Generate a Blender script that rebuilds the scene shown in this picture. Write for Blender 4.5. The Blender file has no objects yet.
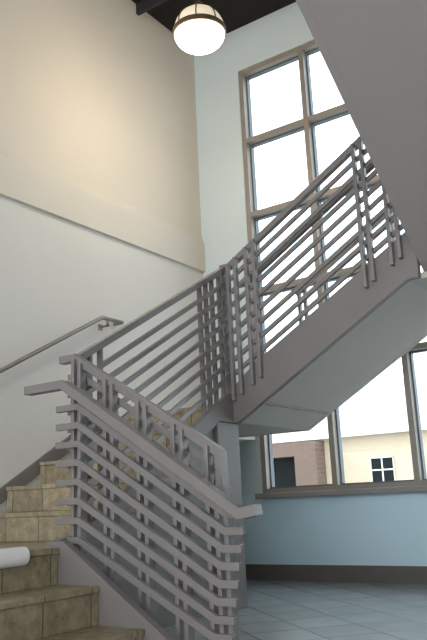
import bpy, bmesh, math
from mathutils import Vector, Matrix
S=bpy.context.scene
COL=S.collection
S.view_settings.view_transform='Standard'

# ------------------------------------------------ materials
def nodes(name):
    m=bpy.data.materials.new(name); m.use_nodes=True
    nt=m.node_tree; b=nt.nodes['Principled BSDF']
    return m,nt,b
def paint(name,c,rough=.5,metal=0,var=.06,scale=6,bump=0.0,spec=.5):
    m,nt,b=nodes(name)
    b.inputs['Roughness'].default_value=rough; b.inputs['Metallic'].default_value=metal
    b.inputs['Specular IOR Level'].default_value=spec
    n=nt.nodes.new('ShaderNodeTexNoise'); n.inputs['Scale'].default_value=scale; n.inputs['Detail'].default_value=5
    tc=nt.nodes.new('ShaderNodeTexCoord'); nt.links.new(tc.outputs['Object'],n.inputs['Vector'])
    r=nt.nodes.new('ShaderNodeValToRGB')
    r.color_ramp.elements[0].position=.3; r.color_ramp.elements[1].position=.7
    r.color_ramp.elements[0].color=tuple(x*(1-var) for x in c)+(1,)
    r.color_ramp.elements[1].color=tuple(min(1,x*(1+var)) for x in c)+(1,)
    nt.links.new(n.outputs['Fac'],r.inputs['Fac']); nt.links.new(r.outputs['Color'],b.inputs['Base Color'])
    if bump>0:
        n2=nt.nodes.new('ShaderNodeTexNoise'); n2.inputs['Scale'].default_value=120
        nt.links.new(tc.outputs['Object'],n2.inputs['Vector'])
        bp=nt.nodes.new('ShaderNodeBump'); bp.inputs['Strength'].default_value=bump; bp.inputs['Distance'].default_value=.002
        nt.links.new(n2.outputs['Fac'],bp.inputs['Height']); nt.links.new(bp.outputs['Normal'],b.inputs['Normal'])
    return m
def tile(name,ca,cb,cj,size,joint,axes,rot=0,scale=5,rough=.5,perTile=.12):
    """stone tile: mottled stone with joints along the given axes"""
    m,nt,b=nodes(name); L=nt.links.new; N=nt.nodes.new
    b.inputs['Roughness'].default_value=rough
    tc=N('ShaderNodeTexCoord'); mp=N('ShaderNodeMapping'); mp.inputs['Rotation'].default_value[2]=rot
    L(tc.outputs['Object'],mp.inputs['Vector'])
    n=N('ShaderNodeTexNoise'); n.inputs['Scale'].default_value=scale; n.inputs['Detail'].default_value=9; n.inputs['Roughness'].default_value=.72
    L(mp.outputs['Vector'],n.inputs['Vector'])
    r=N('ShaderNodeValToRGB'); r.color_ramp.elements[0].position=.32; r.color_ramp.elements[1].position=.68
    r.color_ramp.elements[0].color=ca+(1,); r.color_ramp.elements[1].color=cb+(1,)
    L(n.outputs['Fac'],r.inputs['Fac'])
    sx=N('ShaderNodeSeparateXYZ'); L(mp.outputs['Vector'],sx.inputs[0])
    prev=None; cells=[]
    for a in axes:
        d=N('ShaderNodeMath'); d.operation='DIVIDE'; d.inputs[1].default_value=size; L(sx.outputs[a],d.inputs[0])
        f=N('ShaderNodeMath'); f.operation='FRACT'; L(d.outputs[0],f.inputs[0])
        g=N('ShaderNodeMath'); g.operation='LESS_THAN'; g.inputs[1].default_value=joint/size; L(f.outputs[0],g.inputs[0])
        fl=N('ShaderNodeMath'); fl.operation='FLOOR'; L(d.outputs[0],fl.inputs[0]); cells.append(fl)
        if prev:
            mx=N('ShaderNodeMath'); mx.operation='MAXIMUM'; L(prev.outputs[0],mx.inputs[0]); L(g.outputs[0],mx.inputs[1]); prev=mx
        else: prev=g
    cx=N('ShaderNodeCombineXYZ')
    for i,c in enumerate(cells): L(c.outputs[0],cx.inputs[i])
    fz=N('ShaderNodeMath'); fz.operation='FLOOR'
    dz=N('ShaderNodeMath'); dz.operation='DIVIDE'; dz.inputs[1].default_value=.18; L(sx.outputs[2],dz.inputs[0]); L(dz.outputs[0],fz.inputs[0])
    L(fz.outputs[0],cx.inputs[2])
    wn=N('ShaderNodeTexWhiteNoise'); L(cx.outputs[0],wn.inputs['Vector'])
    mr=N('ShaderNodeMapRange'); mr.inputs['To Min'].default_value=1-perTile; mr.inputs['To Max'].default_value=1+perTile
    L(wn.outputs['Value'],mr.inputs['Value'])
    vm=N('ShaderNodeVectorMath'); vm.operation='SCALE'; L(r.outputs['Color'],vm.inputs[0]); L(mr.outputs[0],vm.inputs['Scale'])
    mix=N('ShaderNodeMix'); mix.data_type='RGBA'; L(prev.outputs[0],mix.inputs[0]); L(vm.outputs[0],mix.inputs[6]); mix.inputs[7].default_value=cj+(1,)
    L(mix.outputs[2],b.inputs['Base Color'])
    return m
def emis(name,c,s):
    m=bpy.data.materials.new(name); m.use_nodes=True; nt=m.node_tree
    b=nt.nodes['Principled BSDF']; b.inputs['Base Color'].default_value=c+(1,)
    b.inputs['Emission Color'].default_value=c+(1,); b.inputs['Emission Strength'].default_value=s
    return m
def brick(name,c1,c2,cm,rough=.9):
    m,nt,b=nodes(name); N=nt.nodes.new; L=nt.links.new
    tc=N('ShaderNodeTexCoord'); s=N('ShaderNodeSeparateXYZ'); c=N('ShaderNodeCombineXYZ')
    L(tc.outputs['Object'],s.inputs[0]); L(s.outputs[0],c.inputs[0]); L(s.outputs[2],c.inputs[1])
    t=N('ShaderNodeTexBrick'); t.inputs['Scale'].default_value=1; t.inputs['Brick Width'].default_value=.4; t.inputs['Row Height'].default_value=.13
    t.inputs['Mortar Size'].default_value=.01; t.inputs['Color1'].default_value=c1+(1,); t.inputs['Color2'].default_value=c2+(1,); t.inputs['Mortar'].default_value=cm+(1,)
    L(c.outputs[0],t.inputs['Vector']); L(t.outputs['Color'],b.inputs['Base Color']); b.inputs['Roughness'].default_value=rough
    return m

M_metal=paint('grey_metal_paint',(.215,.20,.195),.25,0,.04,5)
M_string=paint('grey_stringer_paint',(.195,.178,.172),.5,0,.04,3)
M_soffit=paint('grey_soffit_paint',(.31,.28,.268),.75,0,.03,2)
M_soffit2=paint('light_grey_soffit_paint',(.52,.48,.45),.75,0,.03,2)
M_cream=paint('cream_wall_paint',(.70,.65,.57),.85,0,.02,1.5,.15)
M_ledge=paint('pale_ledge_paint',(.69,.655,.59),.85,0,.02,1.5,.15)
M_grey=paint('offwhite_wall_paint',(.70,.69,.665),.85,0,.02,1.5,.15)
M_pale=paint('blue_wall_exposure_upper',(.57,.65,.67),.8,0,.02,1.5,.15)  # back wall is one blue paint; its uneven exposure is put into two colours
M_blue=paint('blue_wall_exposure_lower',(.58,.77,.86),.8,0,.02,1.5,.15)
M_ceil=paint('black_ceiling_paint',(.008,.007,.007),.9,0,.2,4)
M_beam=paint('black_joist_paint',(.022,.020,.02),.7,0,.2,4)
M_frame=paint('taupe_window_frame',(.28,.25,.22),.45,.1,.06,5)
M_bead=paint('blue_grey_glazing_bead',(.12,.14,.16),.45,.1,.06,5)
M_sill=paint('grey_sill',(.27,.255,.25),.5,0,.06,5)
M_base=paint('brown_vinyl_base',(.13,.115,.105),.5,0,.08,5)
TA=(.19,.155,.095); TB=(.42,.36,.24); TJ=(.10,.085,.06)
M_stepY=tile('tan_stone_steps_y',TA,TB,TJ,.305,.007,(1,),scale=16)
M_stepX=tile('tan_stone_steps_x',TA,TB,TJ,.305,.007,(0,),scale=16)
M_land=tile('tan_stone_landing',TA,TB,TJ,.305,.007,(0,1),scale=16)
M_floor=tile('blue_grey_floor_tile',(.30,.33,.345),(.37,.40,.415),(.16,.18,.19),.33,.010,(0,1),rot=math.radians(40),scale=4,rough=.22,perTile=.06)
M_white=paint('white_foam',(.90,.89,.89),.7,0,.03,10)
M_bronze=paint('aged_brass',(.22,.165,.10),.35,.6,.1,10)
M_glow=emis('lamp_glass',(1,.96,.87),3.0)
M_dome=emis('lamp_upper_glass',(.82,.70,.50),.6)
M_extwall=brick('tan_brick_wall',(.62,.49,.35),(.58,.455,.325),(.63,.52,.40))
M_extbrick=brick('brown_brick_wall',(.18,.115,.09),(.155,.10,.08),(.20,.14,.115))
M_roof=paint('pale_roof',(.50,.46,.45),.8,0,.04,.6)
M_dark=paint('dark_glass',(.016,.018,.018),.8,0,.1,3,spec=.1)
M_trimw=paint('white_trim',(.70,.70,.70),.6,0,.03,3)
M_ground=paint('asphalt_ground',(.35,.35,.33),.9,0,.1,.5)

m=bpy.data.materials.new('window_glass'); m.use_nodes=True; nt=m.node_tree; nt.nodes.clear()
o=nt.nodes.new('ShaderNodeOutputMaterial'); t=nt.nodes.new('ShaderNodeBsdfTransparent'); t.inputs[0].default_value=(.78,.835,.855,1)
g=nt.nodes.new('ShaderNodeBsdfGlossy'); g.inputs['Roughness'].default_value=.02
mx=nt.nodes.new('ShaderNodeMixShader'); mx.inputs[0].default_value=.04
nt.links.new(t.outputs[0],mx.inputs[1]); nt.links.new(g.outputs[0],mx.inputs[2]); nt.links.new(mx.outputs[0],o.inputs[0]); M_glass=m

# ------------------------------------------------ mesh helpers
class MB:
    def __init__(s): s.v=[]; s.f=[]
    def box(s,a,b):
        x0,y0,z0=[min(a[i],b[i]) for i in range(3)]; x1,y1,z1=[max(a[i],b[i]) for i in range(3)]
        n=len(s.v)
        s.v+=[(x0,y0,z0),(x1,y0,z0),(x1,y1,z0),(x0,y1,z0),(x0,y0,z1),(x1,y0,z1),(x1,y1,z1),(x0,y1,z1)]
        for q in [(0,3,2,1),(4,5,6,7),(0,1,5,4),(1,2,6,5),(2,3,7,6),(3,0,4,7)]: s.f.append(tuple(n+i for i in q))
        return s
    def prism(s,poly,axis,q0,q1):
        """poly of (along,z); axis 'X': along=X extruded in Y, 'Y': along=Y extruded in X"""
        n=len(s.v); k=len(poly)
        for q in (q0,q1):
            for (a,z) in poly: s.v.append((a,q,z) if axis=='X' else (q,a,z))
        s.f.append(tuple(n+i for i in range(k))); s.f.append(tuple(n+k+i for i in reversed(range(k))))
        for i in range(k):
            j=(i+1)%k; s.f.append((n+i,n+k+i,n+k+j,n+j))
        return s
    def sweep(s,pts,axis,q,w,h,round_=False):
        """rectangular or round tube along a path of (along,z) in the vertical plane q"""
        if round_: sec=[(math.cos(a)*w/2,math.sin(a)*h/2) for a in [i*math.pi/5 for i in range(10)]]
        else: sec=[(-w/2,-h/2),(w/2,-h/2),(w/2,h/2),(-w/2,h/2)]
        n=len(s.v); k=len(sec); P=[Vector(p) for p in pts]
        for i,p in enumerate(P):
            d0=(P[i]-P[i-1]).normalized() if i>0 else (P[1]-P[0]).normalized()
            d1=(P[i+1]-P[i]).normalized() if i<len(P)-1 else d0
            t=(d0+d1).normalized(); c=max(.5,t.dot(d0)); up=Vector((-t.y,t.x))/c
            for (a,b) in sec:
                r=p+up*b
                s.v.append((r.x,q+a,r.y) if axis=='X' else (q+a,r.x,r.y))
        for i in range(len(P)-1):
            for j in range(k):
                jj=(j+1)%k; s.f.append((n+i*k+j,n+i*k+jj,n+(i+1)*k+jj,n+(i+1)*k+j))
        s.f.append(tuple(n+j for j in reversed(range(k)))); e=n+(len(P)-1)*k
        s.f.append(tuple(e+j for j in range(k)))
        return s
    def lathe(s,prof,c,seg=32):
        n=len(s.v); k=len(prof)
        for i in range(seg):
            a=2*math.pi*i/seg
            for (r,z) in prof: s.v.append((c[0]+r*math.cos(a),c[1]+r*math.sin(a),c[2]+z))
        for i in range(seg):
            for j in range(k-1):
                a=n+i*k+j; b=n+((i+1)%seg)*k+j; s.f.append((a,b,b+1,a+1))
        return s
    def make(s,name,mat,parent=None,bevel=0,smooth=False,**props):
        me=bpy.data.meshes.new(name); me.from_pydata(s.v,[],s.f); 
        bm=bmesh.new(); bm.from_mesh(me)
        bmesh.ops.remove_doubles(bm,verts=bm.verts,dist=1e-5) if smooth else None
        bmesh.ops.recalc_face_normals(bm,faces=bm.faces); bm.to_mesh(me); bm.free()
        me.materials.append(mat); o=bpy.data.objects.new(name,me); COL.objects.link(o)
        if smooth:
            for p in me.polygons: p.use_smooth=True
        if bevel>0:
            md=o.modifiers.new('bevel','BEVEL'); md.width=bevel; md.segments=2; md.limit_method='ANGLE'
        if parent: o.parent=parent
        for a,b in props.items(): o[a]=b
        return o
def empty(name,loc,label,cat,**p):
    e=bpy.data.objects.new(name,None); e.empty_display_size=.1; COL.objects.link(e)
    e['label']=label; e['category']=cat
    for a,b in p.items(): e[a]=b
    return e
ST=dict(kind='structure')

# ------------------------------------------------ dimensions
XL=-4.35; YW=6.22; ZC=5.83; R=.18; YB=-6
XI=-3.04                     # inner line of second flight
ZA=.54; ZB=1.44; ZCn=2.34    # landing levels

# ------------------------------------------------ room
MB().box((XL-.2,YB,-.1),(3.5,YW+.2,0)).make('floor',M_floor,**ST)
MB().box((XL-.2,YB,3.14),(XL,YW+.2,ZC+.1)).make('wall_left_upper',M_cream,**ST)
MB().box((XL-.2,YB,0),(XL,YW+.2,3.14)).make('wall_left',M_grey,**ST)
MB().box((3.5,YB,0),(3.7,YW+.2,ZC+.1)).make('wall_right_unseen',M_grey,**ST)  # unseen wall, added to cut fill light from the open side
WX0,WX1,WZ0,WZ1=-3.77,.81,.77,5.31
NC=6
w=MB(); w.box((XL,YW,WZ0),(WX0,YW+.2,ZC+.1)); w.box((WX0,YW,WZ1),(WX1,YW+.2,ZC+.1)); w.box((WX1,YW,WZ0),(3.5,YW+.2,ZC+.1))
w.make('wall_back',M_pale,**ST)
MB().box((XL,YW,0),(3.5,YW+.2,WZ0)).make('wall_back_lower',M_blue,**ST)
MB().box((XL-.2,YB,ZC),(3.5,YW+.2,ZC+.2)).make('ceiling',M_ceil,**ST)
# band on left wall
MB().prism([(XL,3.12),(XL+.035,3.12),(XL+.035,3.44),(XL,3.52)],'X',YB,YW).make('trim_1',M_ledge,**ST)
MB().box((XL,YW-.015,0),(3.5,YW,.14)).make('baseboard_back',M_base,**ST)
# ceiling joists
for i,y in enumerate([1.2,2.2,3.2,4.2,5.2]):
    MB().box((XL,y,ZC-.12),(3.5,y+.04,ZC)).make('trim_%d'%(i+3),M_beam,**ST)
# sill
MB().box((WX0-.03,YW-.09,WZ0-.035),(WX1+.03,YW+.05,WZ0+.015)).make('trim_2',M_sill,bevel=.005,**ST)
# window
cols=[WX0+i*(WX1-WX0)/NC for i in range(NC+1)]
zs=[WZ0+.03,1.97,2.79,3.62,4.46,WZ1-.03]
def winframe(fw,y0,y1,e):
    f=MB()
    for i,x in enumerate(cols):
        if i==0: f.box((x,y0,WZ0),(x+.05+e,y1,WZ1))
        elif i==NC: f.box((x-.05-e,y0,WZ0),(x,y1,WZ1))
        else: f.box((x-fw,y0,WZ0),(x+fw,y1,WZ1))
    for z in zs: f.box((WX0,y0+.004,z-fw),(WX1,y1-.004,z+fw))
    return f
win=winframe(.026,YW+.01,YW+.08,0).make('window_1',M_frame,**ST)
winframe(.040,YW+.081,YW+.14,.014).make('glazing_bead',M_bead,parent=win,**ST)
MB().box((WX0,YW+.10,WZ0),(WX1,YW+.104,WZ1)).make('window_glass',M_glass,parent=win,**ST)

# ------------------------------------------------ outdoors
g=MB().box((-70,YW+.2,-.6),(50,90,-.5)).make('ground',M_ground,label='flat grey asphalt yard outside the windows',category='ground',kind='stuff')
B=empty('building',(0,0,0),'low tan brick building with pale roof and small square windows','building')
BY=40
MB().box((-40,BY,-.5),(-1,BY+12,4.15)).make('wall',M_extwall,parent=B)
e=MB(); e.box((-27,BY-1.2,-.5),(-24.3,BY,3.85)); e.box((-21.2,BY-1.2,-.5),(-19.8,BY,3.85)); e.box((-24.3,BY-1.2,3.05),(-21.2,BY,3.85))
e.make('entrance_wall',M_extbrick,parent=B,label='dark brown brick entrance wall')
MB().box((-24.3,BY-.06,-.5),(-21.2,BY-.01,3.05)).make('doorway',M_dark,parent=B)
MB().prism([(BY-.5,4.15),(BY+6,7.9),(BY+12.5,4.15)],'Y',-40.5,-.5).make('roof',M_roof,parent=B)
MB().box((-40.5,BY-.55,3.95),(-.5,BY-.45,4.2)).make('eave',M_trimw,parent=B)
for x in (-16.3,-12.9,-9.5):
    wn=MB(); wn.box((x-.7,BY-.08,1.3),(x+.7,BY-.02,1.36)); wn.box((x-.7,BY-.08,2.64),(x+.7,BY-.02,2.7))
    wn.box((x-.7,BY-.08,1.3),(x-.64,BY-.02,2.7)); wn.box((x+.64,BY-.08,1.3),(x+.7,BY-.02,2.7))
    wn.box((x-.04,BY-.08,1.3),(x+.04,BY-.02,2.7)); wn.box((x-.65,BY-.08,1.96),(x+.65,BY-.02,2.04))
    wo=wn.make('building_window',M_trimw,parent=B)
    MB().box((x-.65,BY-.03,1.35),(x+.65,BY-.001,2.65)).make('pane',M_dark,parent=wo)

# ------------------------------------------------ staircase
SC=empty('staircase',(0,0,0),'quarter-turn staircase with tan stone steps and grey stringers','staircase')
def step(axis,n0,zt,tread,q0,q1,sign,mat,th=.03):
    """n0 = nosing coordinate, going direction sign, zt = top"""
    s=MB()
    a0=n0; a1=n0+sign*(tread+.022)
    def bx(a,b,z0,z1):
        if axis=='X': s.box((a,q0,z0),(b,q1,z1))
        else: s.box((q0,a,z0),(q1,b,z1))
    bx(a0,a1,zt-th,zt)
    bx(a0+sign*.012,a0+sign*.03,zt-R,zt-th+.001)
    return s.make('step',mat,parent=SC,bevel=.005)
# first flight: ascends toward -X
for i in range(2): step('X',-2.37-.28*i,R*(i+1),.28,1.4,2.8,-1,M_stepY)
la=MB(); la.box((XL+.01,1.4,ZA-.03),(-2.93,2.8,ZA)); la.box((XL+.01,1.4,0),(-2.942,2.8,ZA-.029))
la.box((XL+.01,2.8,0),(XI-.04,3.335,ZA))
la.make('landing',M_land,parent=SC,bevel=.005)
MB().prism([(-3.04,0),(-2.04,0),(-2.04,.01),(-2.91,.57),(-3.04,.57)],'X',2.801,2.85).make('stringer',M_string,parent=SC,bevel=.004)
MB().prism([(-2.95,0),(-2.04,0),(-2.04,.06),(-2.95,.64)],'X',1.34,1.4).make('stringer',M_string,parent=SC,bevel=.004)
# second flight: ascends toward +Y
for i in range(4): step('Y',3.3+.31*i,ZA+R*(i+1),.31,XL+.02,XI,1,M_stepX)
def n2(y): return ZA+R+.58*(y-3.3)
MB().prism([(2.851,.57),(3.0,.60),(3.24,.72),(4.54,1.50),(4.65,1.52),(4.65,1.29),(4.42,1.29),(3.0,.46),(2.851,.46)],'Y',XI,XI+.045).make('stringer',M_string,parent=SC,bevel=.004)
MB().prism([(2.851,0),(4.40,0),(4.40,1.28),(3.0,.5),(2.851,.5)],'Y',XI-.04,XI-.001).make('side_panel',M_string,parent=SC)
MB().box((XI-.10,4.401,0),(XI+.03,4.68,1.289)).make('support_pier',M_string,parent=SC,bevel=.004)
MB().prism([(2.9,ZA),(3.15,ZA),(4.54,n2(4.54)-.1),(6.2,1.44),(6.2,1.48),(4.54,1.47),(3.25,.70),(2.9,.58)],'Y',XL+.001,XL+.018).make('wall_skirt',M_string,parent=SC)
# landing B (tile top, grey underside)
lb=MB(); lb.box((XL+.02,4.54,ZB-.035),(XI,4.655,ZB)); lb.box((XL+.02,4.655,ZB-.035),(-2.74,5.67,ZB)); lb.box((XL+.02,5.67,ZB-.035),(-3.8,YW-.02,ZB)); lb.box((XL+.02,4.555,ZB-R),(XI,4.58,ZB-.034))
lb.make('landing',M_land,parent=SC)
MB().box((XL+.02,4.64,1.29),(-2.96,5.67,1.40)).box((XL+.02,5.72,1.29),(-3.8,YW-.02,1.40)).make('landing_soffit',M_soffit2,parent=SC)
# third flight: ascends toward +X
for i in range(4): step('X',-2.78+.31*i,ZB+R*(i+1),.31,4.65,5.67,1,M_stepY,.016)
poly3=[(XI,1.29),(-2.96,1.29),(-1.58,2.10),(-1.5,2.10),(-1.5,2.44),(-1.54,2.44),(-2.78,1.72),(-2.96,1.58),(XI,1.54)]
MB().prism(poly3,'X',4.6,4.65).make('stringer',M_string,parent=SC,bevel=.004)
MB().prism([(-3.8,1.285),(-3.8,1.54)]+[(-2.96,1.58),(-2.78,1.72),(-1.54,2.44),(-.1,2.44),(-.1,2.095),(-1.58,2.095),(-2.96,1.285)],'X',5.67,5.72).make('stringer',M_soffit2,parent=SC)
MB().prism([(-2.96,1.288),(-1.58,2.098),(-1.58,2.103),(-2.96,1.293)],'X',4.652,5.67).make('soffit',M_soffit2,parent=SC)
# landing C
MB().box((-1.54,4.67,ZCn-.035),(-.1,5.67,ZCn)).make('landing',M_land,parent=SC)
MB().box((-1.58,4.65,2.10),(-.1,5.67,2.14)).make('landing_soffit',M_soffit2,parent=SC)
# fourth flight: ascends toward -Y (overhead)
T4=.265
for i in range(9): step('Y',4.70-T4*i,ZCn+R*(i+1),T4,-1.45,-.15,-1,M_stepX,.016)
def s4(y): return 2.196+.685*(4.75-y)
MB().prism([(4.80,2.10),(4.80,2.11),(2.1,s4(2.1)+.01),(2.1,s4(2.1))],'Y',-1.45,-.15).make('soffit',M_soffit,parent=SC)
for xa,xb in ((-1.5,-1.45),(-.15,-.1)):
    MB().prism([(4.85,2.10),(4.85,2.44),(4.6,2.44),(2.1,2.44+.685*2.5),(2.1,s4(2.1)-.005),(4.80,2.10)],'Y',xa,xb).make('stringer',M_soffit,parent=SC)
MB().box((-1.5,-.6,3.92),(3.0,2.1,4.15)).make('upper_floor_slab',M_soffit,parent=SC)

# ------------------------------------------------ railings
GR='grey metal stair railings'
def railing(label): return empty('stair_railing',(0,0,0),label,'railing',group=GR)
def rail(E,name,pts,axis,q,w=.045,h=.04,**k): return MB().sweep(pts,axis,q,w,h).make(name,M_metal,parent=E,bevel=.003,**k)
def post(E,axis,a,q,z0,z1,w=.026,d=.032):
    b=MB()
    if axis=='X': b.box((a-w/2,q-d/2,z0),(a+w/2,q+d/2,z1))
    else: b.box((q-d/2,a-w/2,z0),(q+d/2,a+w/2,z1))
    return b.make('post',M_metal,parent=E,bevel=.003)

# railing of first flight
E=railing('grey metal railing beside the lowest stone steps with hooked bars')
hl=lambda x:1.57-.62*(x+3.02)
rail(E,'top_rail',[(-3.13,1.57),(-3.02,1.57),(-2.04,hl(-2.04)),(-2.04,.78)],'X',3.0,.05,.045)
G=lambda x:1.38-.643*(x+2.90)
rail(E,'handrail',[(-3.19,1.38),(-2.90,1.38),(-1.81,G(-1.81)),(-1.72,G(-1.81)+.015)],'X',2.80,.06,.048)
# near layer of flat bars: slightly converging towards the lower end, tips staggered
for k in range(1,9):
    zt=1.375-.101*k; xs=-2.92
    xe=-1.955-.014*k
    ze=(1.375-.643*(xe-xs))-.086*k
    rail(E,'bar',[(xs-.17,zt),(xs,zt),(xe,ze),(xe+.10,ze)],'X',2.93,.03,.036)
# far layer of bars on the other side of the uprights
for k in range(1,9):
    zt=1.57-.101*k; xs=-3.0
    if zt<.7: continue
    xe=-2.05; ze=(1.57-.63*(xe-xs))-.093*k
    rail(E,'bar',[(xs-.10,zt),(xs,zt),(xe,ze)],'X',3.022,.014,.034)
for x in (-3.0,-2.95,-2.76,-2.71,-2.53,-2.48,-2.30,-2.25,-2.10): post(E,'X',x,2.98,0.0,hl(max(x,-3.02)),.024,.05)
for x in (-2.05,-2.00): post(E,'X',x,2.98,0,.80,.024,.05)

# railing of second flight
E=railing('grey metal railing climbing along the wall-side stone flight')
h2=lambda y:1.57+.578*(y-3.02)
rail(E,'top_rail',[(2.97,1.57),(3.02,1.57),(4.60,h2(4.60)),(4.66,h2(4.60))],'Y',XI+.02,.05,.042)
for k in range(1,9):
    o=.103*k
    rail(E,'bar',[(3.03,1.56-o),(3.06,1.57-o),(4.60,h2(4.58)-o),(4.64,h2(4.58)-o)],'Y',XI+.035,.024,.032)
for y in (3.08,3.13,3.22,4.28,4.36,4.44,4.54,4.61): post(E,'Y',y,XI+.005,n2(y)-.02 if y<4.54 else 1.45,h2(y),.024)

# railing of third flight, both sides
h3=lambda x:2.50+.585*(x+2.98)
nz=lambda x:max(1.44,1.62+.58*(x+2.78))
E=railing('grey metal railing on the upper flight before the tall window')
rail(E,'top_rail',[(XI-.02,2.50),(-2.98,2.50),(-1.50,h3(-1.5))],'X',4.62,.05,.045)
rail(E,'handrail',[(-2.98,2.37),(-2.90,2.37),(-1.50,2.37+.585*1.40)],'X',4.72,.045,.04)
for x in (-2.80,-2.2,-1.66):
    MB().box((x-.01,4.63,2.37+.585*(x+2.90)-.03),(x+.01,4.72,2.37+.585*(x+2.90)-.015)).make('bracket',M_metal,parent=E)
for k in range(1,9):
    o=.105*k
    rail(E,'bar',[(-3.03,2.5-o),(-2.96,2.5-o),(-1.50,h3(-1.52)-o)],'X',4.605,.024,.032)
for x in (-2.97,-2.90,-2.80,-2.73,-1.86,-1.80,-1.66,-1.60): post(E,'X',x,4.58,nz(x)-.06,h3(x),.026,.04)
E=railing('grey metal railing on the upper flight close to the window wall')
rail(E,'top_rail',[(-2.98,2.50),(-1.50,h3(-1.5)),(-.15,h3(-1.5))],'X',5.70,.05,.045)
for k in range(1,9):
    o=.105*k
    rail(E,'bar',[(-2.96,2.5-o),(-1.50,h3(-1.52)-o),(-.17,h3(-1.52)-o)],'X',5.685,.024,.032)
for x in (-2.96,-2.90,-2.33,-2.27,-1.86,-1.54,-.8,-.2): post(E,'X',x,5.715,nz(min(x,-1.54))-.06,h3(max(-2.98,min(x,-1.5))),.026,.04)

# wall handrail
E=empty('wall_handrail',(0,0,0),'grey metal handrail mounted on the cream wall','handrail')
hh=lambda y:1.73+.55*(y-3.5)
MB().sweep([(2.55,hh(3.0)),(3.0,hh(3.0)),(4.55,hh(4.55)),(4.80,hh(4.55))],'Y',XL+.09,.034,.034,True).make('rail',M_metal,parent=E,smooth=True)
MB().box((XL,4.785,hh(4.55)-.016),(XL+.105,4.817,hh(4.55)+.016)).make('wall_return',M_metal,parent=E,bevel=.008)
for y in (3.1,4.62):
    z=hh(min(y,4.55)) 
    MB().box((XL,y-.01,z-.065),(XL+.1,y+.01,z-.052)).box((XL+.082,y-.01,z-.065),(XL+.1,y+.01,z-.01)).box((XL,y-.025,z-.085),(XL+.008,y+.025,z-.035)).make('bracket',M_metal,parent=E)

# white foam wrap on landing edge
prof=[]
for i in range(13):
    a=math.radians(100-i*200/12); prof.append((-2.925+.042*math.cos(a),.518+.045*math.sin(a)))
prof=[(-2.98,.541),(-2.98,.560)]+prof+[(-2.929,.475),(-2.929,.541)]
p=MB().prism(prof,'X',1.5,2.56)
p.make('foam_edge_wrap',M_white,bevel=.012,label='white padded foam wrap over the stone landing edge',category='foam padding')

# ------------------------------------------------ pendant lamp
LX,LY,LZ=-3.08,4.5,4.55
E=empty('pendant_lamp',(0,0,0),'round glowing glass pendant lamp with bronze band and ribbed dome','lamp')
r=.212
MB().lathe([(r*math.sin(math.radians(a)),-.015-r*.66*math.cos(math.radians(a))) for a in range(0,91,9)],(LX,LY,LZ)).make('glass_bowl',M_glow,parent=E,smooth=True)
MB().lathe([(r*math.cos(math.radians(a)),.02+r*.95*math.sin(math.radians(a))) for a in range(0,85,9)],(LX,LY,LZ)).make('upper_dome',M_dome,parent=E,smooth=True)
MB().lathe([(r+.001,-.024),(r+.012,-.024),(r+.012,.022),(r+.001,.022),(r+.001,-.024)],(LX,LY,LZ),40).make('band',M_bronze,parent=E,smooth=False)
c=MB()
for k in range(8):
    for j in range(10):
        a0=math.radians(j*8.5); a1=math.radians((j+1)*8.5)
        th=k*math.pi/4+.5
        n=len(c.v)
        for a in (a0,a1):
            for dr,dt in ((0,-.005),(.007,-.005),(.007,.005),(0,.005)):
                rr=(r+dr)*math.cos(a); zz=.02+(r*.95+dr)*math.sin(a)
                c.v.append((LX+rr*math.cos(th)-dt*math.sin(th),LY+rr*math.sin(th)+dt*math.cos(th),LZ+zz))
        for q in ((0,1,5,4),(1,2,6,5),(2,3,7,6),(3,0,4,7)): c.f.append(tuple(n+i for i in q))
c.make('strap',M_bronze,parent=E)
MB().lathe([(.0,.29),(.03,.29),(.045,.25),(.05,.21),(0,.20)],(LX,LY,LZ)).make('cap',M_bronze,parent=E,smooth=False)
MB().lathe([(0,.26),(.01,.26),(.01,ZC-LZ),(0,ZC-LZ)],(LX,LY,LZ),12).make('stem',M_bronze,parent=E)
MB().lathe([(0,ZC-LZ-.04),(.06,ZC-LZ-.03),(.065,ZC-LZ),(0,ZC-LZ)],(LX,LY,LZ),20).make('canopy',M_bronze,parent=E)
pl=bpy.data.lights.new('lamp_light','POINT'); pl.energy=42; pl.color=(1,.78,.51); pl.shadow_soft_size=.2
po=bpy.data.objects.new('lamp_light',pl); po.location=(LX,LY,LZ-.42); COL.objects.link(po)

# ------------------------------------------------ light
W=bpy.data.worlds.new('world'); S.world=W; W.use_nodes=True
bg=W.node_tree.nodes['Background']; bg.inputs[0].default_value=(.95,.975,1,1); bg.inputs[1].default_value=4.9
sl=bpy.data.lights.new('sun','SUN'); sl.energy=3; sl.angle=math.radians(1); sl.color=(1,.95,.86)
so=bpy.data.objects.new('sun',sl); so.rotation_euler=Vector((.75,.35,-.55)).to_track_quat('-Z','Y').to_euler(); COL.objects.link(so)

# ------------------------------------------------ camera
f_px=740; t=math.radians(13.7); psi=math.radians(34.3); rho=math.radians(2.6)
fwd=Vector((-math.sin(psi),math.cos(psi),0)); Rv=Vector((math.cos(psi),math.sin(psi),0)); Z=Vector((0,0,1))
F=fwd*math.cos(t)+Z*math.sin(t); U=-fwd*math.sin(t)+Z*math.cos(t)
cr=Rv*math.cos(rho)-U*math.sin(rho); cu=Rv*math.sin(rho)+U*math.cos(rho)
cam=bpy.data.cameras.new('camera'); co=bpy.data.objects.new('camera',cam); COL.objects.link(co)
cam.sensor_fit='VERTICAL'; cam.sensor_height=36; cam.lens=f_px/640*36; cam.clip_end=300
Mx=Matrix((cr,cu,-F)).transposed().to_4x4(); Mx.translation=Vector((0,0,.74)); co.matrix_world=Mx
S.camera=co
